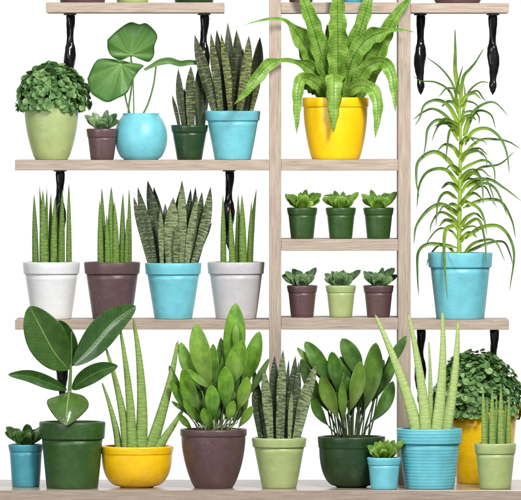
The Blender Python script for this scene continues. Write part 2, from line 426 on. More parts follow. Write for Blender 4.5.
# ------------------------------------------------------------------ setting
def slab(name, x0, x1, y0, y1, pyt, pyb, mat, parent=None, bev=0.35, kx=1.0):
    """a board; x in photo columns, y depth, pyt/pyb rows of its top and underside; long edges eased"""
    z1 = (500-pyt)*U; z0 = (500-pyb)*U
    X0, X1 = (x0-AX)*U, (x1-AX)*U; Y0, Y1 = y0*U, y1*U
    cx, cy, cz = (X0+X1)/2, (Y0+Y1)/2, (z0+z1)/2
    import bmesh
    bm = bmesh.new(); bmesh.ops.create_cube(bm, size=1)
    bmesh.ops.scale(bm, vec=(X1-X0, Y1-Y0, z1-z0), verts=bm.verts)
    bmesh.ops.bevel(bm, geom=list(bm.edges), offset=bev*U, segments=2, affect='EDGES', profile=0.5)
    me = bpy.data.meshes.new(name); bm.to_mesh(me); bm.free(); me.materials.append(mat)
    o = bpy.data.objects.new(name, me); C.objects.link(o)
    if parent:
        o.parent = parent; o.location = (cx-parent.location.x, cy-parent.location.y, cz-parent.location.z)
    else: o.location = (cx, cy, cz)
    return o

ZB = (500-(EYE+(490.5-EYE)*(D-110)/D))*U      # top of the low board
def zs(py): return (500-py)*U

low = slab('wooden_board', -24, 545, -110, 96, 500-ZB/U, 500-ZB/U+15, M['wood_low'])
low['label'] = 'long pale oak board along the bottom that carries the front row of pots'; low['category'] = 'shelf'

unit = empty('shelving_unit', ((340-AX)*U, 40*U, ZB), 'pale oak shelving unit with two uprights, side shelves and black turned legs', 'shelving unit')
for a, b in ((269.2, 281.2), (398.3, 410.7)): slab('post', a, b, 0, 82, -60, 500-ZB/U-0.1, M['wood_v'], unit)
for y0, y1 in ((2.2, 12.8), (159.4, 170.6), (239.2, 250.8), (318, 329.6)):
    slab('crossboard', 281.35, 398.15, 0.4, 80, y0, y1, M['wood'], unit)
sh = {}
sh['L1'] = slab('side_shelf', 15, 269.05, 0.3, 80, 160, 170.3, M['wood'], unit)
sh['L2'] = slab('side_shelf', 15, 269.05, 0.3, 80, 320, 329.6, M['wood'], unit)
sh['R0'] = slab('side_shelf', 410.85, 509, 0.3, 80, 3, 12.6, M['wood'], unit)
sh['R1'] = slab('side_shelf', 410.85, 509, 0.3, 80, 320, 329.8, M['wood'], unit)
fl = empty('floating_shelf', ((135-AX)*U, 40*U, zs(2)), 'short pale oak shelf at upper left, separate from the uprights, with two black legs', 'shelf')
slab('board', 46, 224, 0.3, 80, 2.4, 12.4, M['wood'], fl)

LP = [(4.2, 0), (4.6, 2), (4.4, 8), (3.7, 16), (3.3, 23), (3.6, 27), (5.2, 34), (6.0, 41), (5.7, 48), (4.6, 56), (3.4, 63), (3.1, 66), (3.9, 69), (3.8, 72), (2.6, 76), (0.9, 79.5), (0.05, 80.5)]
def turned_leg(px, pyt, parent, depth=67, scale=1.0, rot=0.0):
    V = []; F = []; seg = 28; pts = []
    zmax = LP[-1][1]; n = 60
    for i in range(n+1):
        z = zmax*i/n
        for a, b in zip(LP, LP[1:]):
            if a[1] <= z <= b[1]+1e-6:
                t = (z-a[1])/(b[1]-a[1]); r = a[0]+(b[0]-a[0])*sm(t) if b[1]-a[1] > 3 else a[0]+(b[0]-a[0])*t; break
        pts.append((r, z))
    for r, z in pts:
        for j in range(seg):
            a = 2*math.pi*j/seg
            rr = r*(1+0.09*math.cos(3*(a-z*0.06)+rot))
            off = 0.5*math.sin(z*0.09+rot)
            V.append(((rr*math.cos(a)+off)*U, rr*math.sin(a)*U, -(z*scale)*U))
    for i in range(n):
        for j in range(seg):
            k = (j+1) % seg; F.append((i*seg+j, (i+1)*seg+j, (i+1)*seg+k, i*seg+k))
    o = meshobj('leg', V, F, M['black'], parent)
    k = (D+depth)/D
    zt = zs(pyt)-1.6*U
    o.location = (((px-AX)*k)*U-parent.location.x, depth*U-parent.location.y, zt-parent.location.z)
    V = []; F = []; pr = [(0, 0), (5.5, 0), (6.6, .3), (6.7, 1.0), (6.0, 1.6), (0, 1.65)]
    for j in range(seg):
        a = 2*math.pi*j/seg
        for r, z in pr: V.append((r*math.cos(a)*U, r*math.sin(a)*U, (z-.1)*U))
    m = len(pr)
    for j in range(seg):
        q = (j+1) % seg
        for i in range(m-1): F.append((j*m+i, q*m+i, q*m+i+1, j*m+i+1))
    meshobj('mounting_plate', V, F, M['plate'], o)
    return o
for (px, pyt, par, r) in ((70, 12.4, fl, 0.3), (204, 12.4, fl, 1.4), (60, 170.3, unit, 2.2), (229, 170.3, unit, 0.9), (62, 329.6, unit, 1.7),
                          (229, 329.6, unit, .4), (420.3, 12.6, unit, 0.2), (493, 12.6, unit, 2.9), (420.5, 329.8, unit, 1.1), (494, 329.8, unit, 2.0)):
    turned_leg(px, pyt, par, rot=r)

# ------------------------------------------------------------------ plant builders
def make(name, cx, base, label, cat, group=None, depth=40, z=None):
    zz = {160: zs(160), 320: zs(320), 319: zs(318), 239: zs(239.2), 159: zs(159.4)}
    return Plant(name, cx, base, depth, ZB if z is None else zs(z), label, cat, group)

def snakes(P, lst, mat, flip=1):
    """(base x, tip x, tip y, width, depth, bend, lum)"""
    by = P.top+3
    for i, (bx, tx, ty, w, dp, bend, lum) in enumerate(lst):
        mx = (bx+tx)/2+bend; my = (by+ty)/2
        q1 = (bx+(mx-bx)*0.55, by+(my-by)*0.5)
        P.ribbon('leaf', [(bx, by+4), q1, (mx, my), (tx+(mx-tx)*0.42+bend*0.12, ty+(my-ty)*0.45), (tx, ty)], w*1.04, 'snake', mat,
                 d0=dp*0.7, d1=dp*1.4, yaw=P.rng.uniform(-.35, .35), yaw1=P.rng.uniform(-.5, .5), camber=P.rng.uniform(.3, .5), th=0.75, lum=lum, wave=0.10, wf=4)

def spikes(P, lst, mat, by=None, shape='spike', k=1.0):
    by = P.top+4 if by is None else by
    for (bx, tx, ty, w, dp, bend, lum) in lst:
        mx = (bx+tx)/2+bend; my = (by+ty)/2
        P.ribbon('leaf', [(bx, by+3), ((bx+mx)/2+bend*.25, (by+my)/2), (mx, my), ((mx+tx)/2+bend*.25, (my+ty)/2), (tx, ty)], w*(1.02 if shape == 'spike' else k), shape, mat, d0=dp, d1=dp*1.4, m=14, n=30, lum=lum)

def succulent(P, mat, sc=1.0, seed=0):
    r = random.Random(seed); by = P.top+2
    # outer ring leaning out, inner ring upright, a few low ones over the rim
    L = [(-15.5, 15, 7, 1), (15.5, 15.5, 7, 1), (-11.5, 11, 8.5, -7), (11, 11.5, 8.5, -6), (-9.5, 14.5, 8, 6), (9, 15, 8, 7),
         (-4.5, 12.5, 9.5, -9.5), (4.5, 13, 9.5, -9), (0, 15.5, 9.5, 4), (-6, 16, 7, 8), (4.5, 17, 7, 9), (0, 9.5, 9, -12.5), (-8, 7.5, 7, -11), (8, 8, 7, -11), (-14, 9, 7, -3), (14.5, 9.5, 7, -2), (-16, 12, 6.5, 5), (16, 13, 6.5, 5), (2, 12, 8, -11)]
    r.shuffle(L); L = L[:r.randint(16, 19)]; skew = r.uniform(-.12, .12)
    for (dx, h, w, dp) in L:
        dx = (dx+r.uniform(-3, 3))*sc; h = (h+r.uniform(-3.4, 2.4))*sc; dp = (dp+r.uniform(-1, 1))*sc; w = w*sc*r.uniform(.88, 1.08)
        dx += h*skew; bx = P.cx+dx*0.16
        P.ribbon('leaf', [(bx, by+1, dp*.15), (P.cx+dx*.45, by-2-h*.28, dp*.62), (P.cx+dx*.8, by-2-h*.68, dp*.95), (P.cx+dx*1.04, by-2-h, dp*0.96)], w, 'spat', mat,
                 yaw=(-dx/16.0)*0.7+r.uniform(-.35, .35), camber=r.uniform(.3, .6), th=0.9, n=14, lum=0.5+r.uniform(-.34, .10), fold=0.1)

def bush(P, cx, cy, rx, ry, n, mat, over=4):
    """dome of little round leaves, plus a few stalks inside"""
    r = P.rng; V = []; F = []; UN = []; UP = []
    for i in range(n):
        a = r.uniform(0, 2*math.pi); cz = r.uniform(-0.10, 1.0); shell = r.uniform(0.62, 1.0) if r.random() < .55 else r.uniform(.9, 1.0)
        sr = math.sqrt(max(0, 1-cz*cz))
        lump = 1+0.06*math.sin(3*a+1.3)*sr+0.05*math.sin(7*a+cz*5)
        dirv = Vector((sr*math.cos(a), sr*math.sin(a), cz))
        pos = Vector((cx-P.cx+dirv.x*rx*shell*lump, dirv.y*rx*0.9*shell*lump, P.base-cy+dirv.z*ry*shell*lump - (over*sr*r.random() if cz < .12 else 0)))
        nrm = (dirv+Vector((r.uniform(-.6, .6), r.uniform(-.6, .6), r.uniform(-.2, .75)))).normalized()
        tip = (Vector((dirv.x, dirv.y, -0.45))+Vector((r.uniform(-.6, .6), r.uniform(-.6, .6), r.uniform(-.5, .5))))
        tip = (tip-nrm*tip.dot(nrm)).normalized(); sd = nrm.cross(tip)
        sz = r.uniform(2.5, 4.5); tone = r.random()**1.1; cup = r.uniform(.12, .4); b0 = len(V)
        asp = r.uniform(.82, 1.05)
        V.append(tuple((pos-nrm*cup*sz*.6)*P.s)); UN.append((tone, 0)); UP.append((0, 0))
        for ring, rr in ((0, .55), (1, 1.0)):
            for j in range(12):
                t = 2*math.pi*j/12
                u, v = math.sin(t)*asp, -math.cos(t)
                if j == 6: v *= 1.05
                if j == 0: v *= .78
                V.append(tuple((pos+sd*(u*sz*rr)+tip*(v*sz*rr)+nrm*(cup*sz*(rr*rr-.6)-abs(u)*0+0.10*sz*abs(u)*rr))*P.s)); UN.append((tone, rr)); UP.append((u*rr, v*rr))
        for j in range(12):
            k = (j+1) % 12
            F.append((b0, b0+1+j, b0+1+k)); F.append((b0+1+j, b0+13+j, b0+13+k, b0+1+k))
    meshobj('foliage', V, F, mat, P.e, UN, UP)
    for i in range(9):
        a = i*0.7; x = math.cos(a)*rx*.5; y = math.sin(a)*rx*.45
        P.ribbon('stem', [(P.cx+x*.2, P.top+3, y*.2), (cx+x*.6, cy-ry*.25, y*.6), (cx+x, cy-ry*.6, y)], 1.6, 'tube', M['stem_dk'], m=6, n=8)

def blades(P, lst, mat, shape='lance', cam=0.35, pmat=None, pw=1.5, soilx=None):
    """(tip x, tip y, foot-of-blade x, y, width, depth, lum, bend): blade with its petiole down into the soil"""
    sx0, sx1 = soilx
    for (tx, ty, bx, by, w, dp, lum, bend) in lst:  # rear filler blades get a low lum: shade between leaves put into their colour
        q_ = min(.34, max(0.0, (P.top-7-by)/max(6.0, by-ty))); bx += (bx-tx)*q_*.7; by += (by-ty)*q_; w *= 0.92
        mx, my = (tx+bx)/2, (ty+by)/2; ln = math.hypot(tx-bx, ty-by)
        nx, ny = -(ty-by)/ln, (tx-bx)/ln
        md = dp*.8
        leaf = P.ribbon('leaf', [(bx, by, md), (bx+(tx-bx)*.33+nx*bend, by+(ty-by)*.33+ny*bend, dp*.95), (bx+(tx-bx)*.68+nx*bend, by+(ty-by)*.68+ny*bend, dp), (tx, ty, dp*0.9-(3 if dp < 0 else -3))], w, shape, mat,
                 yaw=P.rng.uniform(-.35, .35), yaw1=P.rng.uniform(-.45, .45), camber=cam*P.rng.uniform(.4, 1.1), fold=.12, th=.35, lum=lum, wave=.09, wf=3.5, n=28)
        t = (bx-P.cx)/40.0
        sx = max(sx0, min(sx1, P.cx+(bx-P.cx)*0.55)); sy = P.top+3
        P.ribbon('petiole', [(sx, sy+1, dp*.35), (sx+(bx-sx)*.35, sy+(by-sy)*.45, dp*.55), (bx+(bx-tx)*.02, by+(by-ty)*.02, md+.2), (bx+(tx-bx)*.03, by+(ty-by)*.03, md+.4)], pw, 'tube', pmat or M['stem_dk'], parent=leaf, m=8, n=14)

FG = 'flat leaved snake plants in pots'; CG = 'spiky cylindrical snake plants in pots'
SG = 'small potted succulents'
# ================================================================== upper row
p = make('potted_bush', 51.5, 160, 'round bushy plant of small dark leaves in a pale green cup shaped pot', 'potted plant', 'bushy round leaved plants', z=160)
p.pot('cup', 28.2, 16.5, 103.7, M['lgreen'], 106.5); bush(p, 51.5, 104, 36, 41, 1300, M['bush'])

p = make('potted_succulent', 102.2, 160, 'little succulent in a brown pot beside the round blue pot on the upper left shelf', 'potted plant', SG, z=160, depth=30)
p.pot('flower', 15.8, 11.6, 128.7, M['brown'], 137.5); succulent(p, M['succ_g'], .98, 3)

p = make('potted_round_leaf_plant', 141, 160, 'plant with three big round leaves on thin stalks in a ball shaped blue pot', 'potted plant', z=160)
p.pot('ball', 18.5, 17.5, 113.3, M['blue'], bulge=26.3, soil=1.2)
def round_leaf(P, outline, org, d, tilt=(0, 0), rip=1.0):
    """outline in photo points, org = where the stalk meets the blade"""
    N = 96; rings = 10
    o3 = catmull([(a, 0, b) for a, b in outline]+[(outline[0][0], 0, outline[0][1])], N)[:-1]
    V = []; UN = []; F = []
    for side in (0, 1):
        b0 = len(V)
        for k in range(rings+1):
            t = k/rings
            for i, q in enumerate(o3):
                x = org[0]+(q.x-org[0])*t; y = org[1]+(q.z-org[1])*t
                dx, dy = x-org[0], y-org[1]; th = math.atan2(dy, dx)
                dep = d-2.5*math.sin(t*math.pi*.55)+rip*1.3*t*math.cos(9*th+1)+rip*2.2*t*t*math.sin(3*th)+tilt[0]*dx+tilt[1]*dy
                dep += (0.35 if side else -0.35)*(1-t**6)
                V.append(tuple(Vector((x-P.cx, dep, P.base-y))*P.s)); UN.append((i/N, t))
        for k in range(rings):
            for i in range(N):
                j = (i+1) % N; f = (b0+k*N+i, b0+k*N+j, b0+(k+1)*N+j, b0+(k+1)*N+i)
                F.append(f if side else f[::-1])
    # close the margin
    a0 = rings*N; b1 = (rings+1)*N+rings*N
    for i in range(N):
        j = (i+1) % N; F.append((a0+i, a0+j, b1+j, b1+i))
    o = meshobj('leaf', V, F, M['palm'], P.e, UN, UN)
    # wrap seam of the angle coordinate
    l = o.data.uv_layers['n']
    for poly in o.data.polygons:
        us = [l.data[k].uv[0] for k in poly.loop_indices]
        if max(us)-min(us) > .5:
            for k in poly.loop_indices:
                if l.data[k].uv[0] < .5: l.data[k].uv[0] += 1.0
    return o
sc = lambda L: [(80+a/4.0, 15+b/4.0) for a, b in L]
round_leaf(p, sc([(110,100),(150,62),(200,30),(238,38),(265,34),(298,62),(310,90),(298,125),(296,162),(275,188),(240,178),(205,166),(165,181),(130,168),(112,140)]), (131, 55), -2, (0.05, .12))
round_leaf(p, sc([(30,255),(60,192),(90,175),(160,181),(200,190),(255,202),(236,225),(212,262),(190,312),(150,335),(110,350),(70,332),(45,312),(35,282)]), (121, 64), -9, (-0.08, -.15))
lf = p.ribbon('leaf', sc([(258, 220), (285, 205), (320, 188), (360, 183), (400, 194), (440, 189), (485, 193), (500, 194)]), 6.4, lambda t: (0.45+.55*sm(t*3))*(1-t**6), M['palm'], d0=-6, d1=4, yaw=.25, camber=.5, wave=.25, wf=6, n=40)
for pts, dd in (([(128, 118), (129, 105), (132, 82), (131, 56)], 0), ([(131, 117), (126, 100), (124, 82), (121.5, 65)], -5), ([(141, 118), (148, 104), (153.5, 85), (156, 67)], 0), ([(134, 117), (133.5, 95), (133, 78), (131.5, 60)], 3)):
    p.ribbon('stem', pts, 1.7 if dd != 3 else 1.2, 'tube', M['stem'], d0=0, d1=dd-1.0, m=8, n=16)

p = make('potted_snake_plant', 189.5, 160, 'short dark snake plant in a small dark green pot below the hanging black leg', 'potted plant', FG, z=160)
p.pot('flower', 18.6, 12.4, 125, M['dgreen3'], 132.5)
snakes(p, [(180, 172.3, 95.3, 4, -2, 0, .35), (185, 178.2, 69, 7.5, 1, -1, .35), (191, 191, 66.5, 10.5, -5, 0, .55), (198, 200, 62, 9, 3, 0, .2), (202, 206, 72, 7, 5, 1, .15), (187, 184, 88, 5, 6, 0, .2)], M['snake_d'])

p = make('potted_snake_plant', 232.8, 160, 'tall speckled snake plant in a sky blue pot right of the small dark green pot', 'potted plant', FG, z=160)
p.pot('flower', 27.6, 18.2, 111, M['blue'], 121)
snakes(p, [(217, 194.7, 35, 11.5, -2, -1, .45), (222, 210.8, 33.7, 8.5, -6, 0, .6), (226, 216.7, 30, 9.5, 5, 1, .2), (231, 221, 34, 7.5, -9, 1, .75), (231, 227.7, 22.7, 9.5, 8, 0, .3), (236, 236.5, 30, 12, 3, 1, .35),
           (238, 249, 36, 10.5, -8, 2, .8), (245, 260, 37, 12, 4, 3, .25), (250, 260, 66, 5.5, -3, 1, .8), (241, 243, 48, 8, 10, 0, .2)], M['snake_d'])

# fern
p = make('potted_fern', 335.6, 159.4, "bird's nest fern with bright wavy fronds spilling over a bright yellow pot", 'potted plant', z=159.4, depth=32)
p.pot('cup', 33.2, 23.8, 97.6, M['yellow'], 106.5)
def frond(pts, w, lum=.5, shape='fern', yaw=0.0, y1=None, cam=.35, **k):
    p.ribbon('frond', pts, w*1.14, shape, M['fern'], yaw=yaw, yaw1=y1, camber=cam, fold=.22, th=.35, wave=p.rng.uniform(.22, .34), wf=p.rng.uniform(9, 14), ruff=p.rng.uniform(.07, .11), n=64, m=14, lum=lum, dpow=1.0, **k)
thin = lambda a, b: (lambda t: (0.4+0.6*sm(t/.25))*(1 if t < a else 1-(1-b)*sm((t-a)/.12))*(1-max(0, (t-.7)/.3)**1.6))
frond([(326, 101, 6), (318, 90, 4), (309, 82, 2), (302, 76, 0)], 15, .3, shape='spat')
frond([(343, 102, 8), (352, 88, 8), (360, 74, 6), (366, 62, 6)], 14, .25)
frond([(338, 102, 12), (334, 76, 12), (330, 50, 8), (327, 24, -2)], 14, .2)
frond([(348, 102, 10), (356, 78, 8), (366, 52, 4), (378, 30, -6)], 13, .25)
frond([(330, 102, 8), (318, 84, 8), (306, 62, 2), (298, 44, -6)], 12, .25)
frond([(332, 102, 2), (327, 78, -10), (320, 50, -26), (311, 22, -40), (302, -3, -48), (296, -22, -52)], 17.5, .5, yaw=.2)
frond([(346, 102, 2), (350, 72, -12), (356, 42, -28), (364, 16, -40), (370, -6, -46), (374, -24, -48)], 16, .5, yaw=-.2)
frond([(351, 102, 0), (362, 92, -6), (374, 62, -20), (385, 34, -34), (399, 11, -44), (414, -5, -50)], 17.5, .5, yaw=-.1)
frond([(330, 102, -2), (324, 78, -10), (312, 58, -20), (300, 38, -32), (290, 25, -42), (281, 20, -48), (270, 20, -54), (258, 22, -58), (244, 26, -60)], 15, .52, shape=thin(.55, .22), yaw=.1)
frond([(344, 102, -6), (347, 82, -14), (352, 60, -26), (365, 41, -36), (382, 33, -44), (396, 30.5, -48), (414, 33, -54)], 15, .52, shape=thin(.68, .3), yaw=.1)
frond([(338, 104, -4), (338, 72, -18), (337.5, 38, -34), (337, 4, -46), (337, -32, -52)], 19, .56, cam=.45)
frond([(332, 102, -3), (322, 82, -14), (308, 67, -26), (293, 61.5, -38), (280, 61, -46), (268, 66, -52), (256, 80, -60), (246, 93, -62), (234, 105, -64)], 12.5, .42, shape=lambda t: (.4+.6*sm(t/.2))*(1-.68*sm((t-.32)/.12)*(1-sm((t-.55)/.1)*.8))*(1-max(0, (t-.72)/.28)**1.5))
frond([(348, 102, -6), (356, 84, -16), (366, 68, -28), (380, 62.5, -38), (389, 70, -44), (393, 88, -48), (394.5, 112, -50)], 13.5, .52, yaw=.2)
frond([(328, 104, -8), (318, 86, -22), (306, 78.5, -34), (299, 84, -42), (297, 104, -45), (296.5, 134, -46)], 12, .56)
frond([(342, 104, -8), (349, 91, -22), (361, 86, -32), (373, 92, -40), (377, 108, -44), (374.5, 138, -46)], 13, .56)
frond([(336, 104, -8), (335, 84, -22), (334, 76, -34), (333.5, 84, -42), (333.5, 104, -46), (333, 133, -47)], 17, .6)

# ================================================================== middle row
p = make('potted_cylinder_snake_plant', 51.5, 320, 'thin green spikes in a white pot, leftmost on the middle left shelf', 'potted plant', CG, z=320)
p.pot('flower', 28.6, 19.8, 263, M['white'], 275)
spikes(p, [(35.8, 34.2, 195, 6.5, -3, 0, .25), (44.3, 43, 191, 9, -6, 0, .5), (42.5, 39.6, 187, 4.5, -2, .5, .5), (46, 47, 189, 4.5, -2, 0, .4), (51.5, 50.8, 194.5, 5.5, 3, -.5, .3), (54, 55.5, 197, 7, -5, -.5, .5), (61.4, 62.5, 190, 7, -4, 0, .3), (69, 68.8, 184.6, 5.6, 0, 0, .45), (58, 57, 215, 4, 4, 0, .2)], M['cyl_g'])
p = make('potted_cylinder_snake_plant', 112.2, 320, 'bright green pointed spikes in a plum brown pot on the middle left shelf', 'potted plant', CG, z=320)
p.pot('flower', 28.2, 19.6, 263, M['brown'], 275)
spikes(p, [(101, 99.9, 200.7, 6.5, -4, 0, .45), (104, 101.7, 189, 6.5, 2, 0, .35), (108, 106.8, 215.7, 6, -7, 0, .5), (111.5, 111.4, 187.6, 9.5, -3, 0, .5), (116, 114.4, 202, 7, -6, .5, .5), (122, 123, 194, 6.5, -2, 0, .25), (126.5, 127, 218, 4.5, -5, 0, .4), (129, 129, 190, 5.4, 1, .3, .35)], M['cyl_g'])
p = make('potted_snake_plant', 173.3, 320, 'dense clump of broad mottled snake leaves in a blue pot between brown and grey pots', 'potted plant', FG, z=320)
p.pot('flower', 28.3, 18.8, 263.8, M['blue'], 275.5)
snakes(p, [(160, 147.4, 181.7, 12, 8, 2, .25), (163, 153.5, 188, 9.5, 10, 2, .2), (170, 181, 187.4, 10, 10, 0, .2), (182, 190.6, 190, 7.5, 9, 0, .25), (186, 195.5, 188, 7, 7, 1, .2), (180, 186, 205, 8, 11, 0, .2), (166, 165, 205, 9, 12, 0, .2),
           (151.6, 133.6, 197.8, 8, -1, 0, .35), (156.4, 137.6, 188.3, 9, 2, 0, .35), (162, 160.5, 209, 6, -8, 0, .7), (170, 173.5, 198.5, 14.5, -6, -1, .75), (176, 177, 226, 6.5, -10, 0, .6), (182, 182, 181.5, 9.5, -5, 0, .75),
           (186, 197.6, 197, 8, -6, -.5, .7), (190, 202, 193, 9, 1, 2, .35), (192.5, 210.5, 188, 10, -3, 3, .55), (195.3, 212, 223, 5, -1, -2, .1)], M['snake_l'])
p = make('potted_cylinder_snake_plant', 236, 320, 'slim dark spikes in a pale grey pot beside the left upright', 'potted plant', CG, z=320)
p.pot('flower', 28.6, 20.2, 263, M['grey'], 275)
spikes(p, [(223.5, 223, 195.5, 6, -2, 0, .4), (232.7, 230, 209, 6.5, -6, 0, .5), (237.6, 238.3, 195.5, 6, 1, 0, .3), (243, 242, 195.5, 8, -4, 0, .5), (248.7, 251.7, 201.8, 5, 0, 0, .3), (250, 256.5, 189.8, 5.6, 3, -1, .3)], M['cyl_g'])

tag3 = {0: 'left', 1: 'middle', 2: 'right'}
for i, (cx, sd) in enumerate(((302.2, 11), (340.8, 12), (378.4, 13))):
    p = make('potted_succulent', cx, 239.2, '%s of the three bright green succulents in dark green pots' % tag3[i], 'potted plant', SG, z=239.2, depth=28)
    p.pot('flower', 15.3, 11.3, 208, M['dgreen'], 215.3); succulent(p, M['succ_y'], 1.0, sd)
for i, (cx, sd, mt, lb) in enumerate(((302.2, 21, 'brown', 'grey green succulent in a brown pot, left of the small pale green pot'), (340.8, 22, 'lgreen', 'grey green succulent in a small pale green pot between two brown pots'),
                                      (378.4, 24, 'brown', 'grey green succulent in a brown pot, right of the small pale green pot'))):
    p = make('potted_succulent', cx, 318, lb, 'potted plant', SG, z=318, depth=28)
    p.pot('flower', 15.3, 11.3, 286, M[mt], 293.3); succulent(p, M['succ_g'], 1.0, sd)

# dragon tree
p = make('potted_dragon_plant', 460.2, 320, 'tall plant with long thin arching leaves in a blue pot on the right shelf', 'potted plant', z=320)
p.pot('flower', 32.4, 24, 253.6, M['blue'], 268.5)
p.ribbon('stem', [(459, 258), (459.5, 220), (460, 180), (460.5, 140), (459, 100)], 4.6, lambda t: 1-.45*t, M['stem_y'], th=2.2, n=40, ruff=.1, wf=14)
dl = [([(459,95),(456,72),(454.5,52),(455,29.5)],6,-2,.5),([(460,104),(464,80),(470,70),(477,63),(484,49)],5,-3,.4),([(457.5,102),(452,84),(441,68),(426,58)],3.2,0,.3),
 ([(457,112),(449,93),(436,82),(422,82),(413,77)],3.4,-2,.25),([(463,112),(469,93),(479,84.5),(490,84)],3.6,1,.35),([(459,126),(449,108),(437,101),(424,105),(420,118),(414.5,127)],5.6,-8,.45),
 ([(460,138),(448,119),(434,111),(422,114),(413,121)],5,3,.4),([(463,137),(470,119),(481,108),(494,105),(508,117)],4.6,-5,.4),([(464,140),(470,121),(480,111),(490,115),(496,130)],4.2,6,.35),
 ([(458,142),(449,125),(438,121),(427,130),(424,146),(422.5,160)],5,-10,.35),([(465,146),(474,134),(487,131),(499,137),(505,152),(509,175)],4.8,-8,.45),([(466,152),(481,142),(497,139),(510,144),(521,150)],4,4,.4),
 ([(458,177),(447,159),(433,154),(419,162),(415.5,183),(419,199)],6,-10,.5),([(460,189),(445,172),(430,171),(421,186),(417,209)],5,2,.4),([(457,200),(447,193),(438,203),(435,227)],4.2,-16,.15),
 ([(457,217),(443,207),(428,209),(417,226),(413.5,245)],5.8,-6,.5),([(457,249),(444,246),(428,246),(418,255),(416,275),(418.5,297)],4.8,-4,.3),([(457,227),(447,229),(444,245),(444,268),(446,299)],5,-34,.4),
 ([(462,182),(472,173),(481,181),(482.5,206)],4.6,-18,.4),([(463,181),(481,167.5),(500,165),(515,152.5)],4,6,.35),([(463,189),(485,180),(504,190),(521,202)],4.8,-6,.45),([(463,209),(481,201),(500,203),(513,219),(516,240)],4.8,3,.45),
 ([(463,201),(479,184),(494,190),(507,217)],4.6,-10,.35),([(465,240),(482,227),(500,230),(513,252),(509,292)],5,-8,.45),([(467,253),(488,244.5),(503,243),(511,254),(513,266)],4.2,4,.3),
 ([(463,228),(477,221),(483,240),(484.5,265)],4.2,-30,.4),([(462,201),(477,208),(484,220),(485.7,236)],4.4,-20,.5),([(458,128),(449,130),(446,145),(445,164)],3.6,-14,.1),([(461,262),(470,247),(484,240),(496,244),(504,262)],4.4,-16,.45),
 ([(458,262),(450,250),(440,246),(430,256),(427,268)],4,8,.3),([(459,118),(456,100),(458,86),(463,66)],4.4,-5,.35),([(460,130),(463,112),(465,98),(464,84)],4,2,.45)]
rq = random.Random(19)
for i in range(18):      # thinner, wayward young leaves
    y = 96+i*8.6+rq.uniform(-3, 3); s_ = rq.choice((-1, 1)); ln = rq.uniform(16, 34)*(0.7 if i < 4 else 1); up = rq.uniform(.4, 1.1)
    dl.append(([(460, y), (460+s_*ln*.3, y-ln*.45*up), (460+s_*ln*.75, y-ln*.6*up), (460+s_*ln*1.05, y-ln*.2*up), (460+s_*ln*rq.uniform(1.0, 1.25), y+ln*rq.uniform(-.1, .45))], rq.uniform(3, 4.4), rq.uniform(-16, 10), rq.uniform(.2, .5)))
for pts, w, dp, lum in dl:
    pts = [pts[0]]+[(x+rq.uniform(-1.3, 1.3), y+rq.uniform(-1.5, 1.5)) for x, y in pts[1:-1]]+[pts[-1]]
    p.ribbon('leaf', pts, w*0.88, 'drac', M['drac'], d0=0, d1=dp*1.6+.5, dpow=1.0, camber=.55, fold=.25, th=.4, lum=lum+.05, n=30, yaw=.15, yaw1=.5*(1 if dp > 0 else -1))
rr = random.Random(5)
for i in range(15):      # short sheathing leaves that clothe the stem
    y = 106+i*10+rr.uniform(-3, 3); s_ = -1 if i % 2 else 1; ln = rr.uniform(10, 19)
    p.ribbon('leaf', [(460, y, 0), (460+s_*ln*.35, y-ln*.55, rr.uniform(-9, -2)), (460+s_*ln*.85, y-ln*.75, rr.uniform(-14, 6)), (460+s_*ln*1.3, y-ln*.35, rr.uniform(-18, 8))], 5.0, 'drac', M['drac'], camber=.6, fold=.2, th=.4, n=14, lum=rr.uniform(.4, .66))

# ================================================================== bottom row (in front of the uprights)
B = -62
p = make('potted_succulent', 25.8, 489, 'small dark succulent in a teal pot at the far left of the bottom board', 'potted plant', SG, depth=-40)
p.pot('flower', 17.6, 13.8, 446.4, M['teal'], 453.5); succulent(p, M['succ_d'], 1.15, 31)

p = make('potted_rubber_plant', 72.3, 489.3, 'rubber plant with large glossy oval leaves in a dark green pot', 'potted plant', depth=B)
p.pot('flower', 33.2, 25.8, 423, M['dgreen2'], 440, soil=1.4)
p.ribbon('stem', [(71.5, 428, 0), (70, 410, 0), (69.5, 392, 0)], 3.8, 'tube', M['bark'], n=14, m=12)
p.ribbon('stem', [(69.5, 394, 0), (70.5, 375, 0), (71.3, 355, 0), (71.3, 333, 1)], 4, lambda t: 1-.75*t, M['stem'], th=1.7, n=14, m=12)
def rub(pts, w, yaw=0, lum=.5, cam=.3, fold=.2, y1=None, shape='rub'):
    p.ribbon('leaf', pts, w, shape, M['rubber'], camber=cam, fold=fold, th=.45, yaw=yaw, yaw1=y1, lum=lum, n=40, m=16, wave=.04, wf=3)
rub([(71, 369, 4), (70, 350, 8), (64, 332, 12), (58, 322, 14)], 17, lum=.25, cam=.1)
rub([(69, 371, 0), (55, 354, -10), (42, 330, -18), (30, 307, -20)], 40, yaw=.1, y1=-.1, lum=.52, cam=.12)
rub([(73, 367, 0), (91, 348, -4), (112, 324, -8), (136, 307, -8)], 29, yaw=-.15, lum=.42, cam=.15)
rub([(67, 391.5, 0), (50, 384, -18), (30, 376.5, -34), (9.5, 374.5, -44)], 13.5, yaw=.2, lum=.45)
rub([(72, 391, 0), (85, 380, -10), (102, 371, -20), (118.5, 366.5, -26)], 18, yaw=-.2, lum=.42)
rub([(69, 394.5, -2), (69, 397.5, -14), (68, 408, -30), (67, 425.5, -42)], 42, yaw=0, lum=.55, cam=.0, fold=-.35, shape=lambda t: math.sin(math.pi*min(1, t)**0.72)**0.75 if 0 < t < 1 else 0)

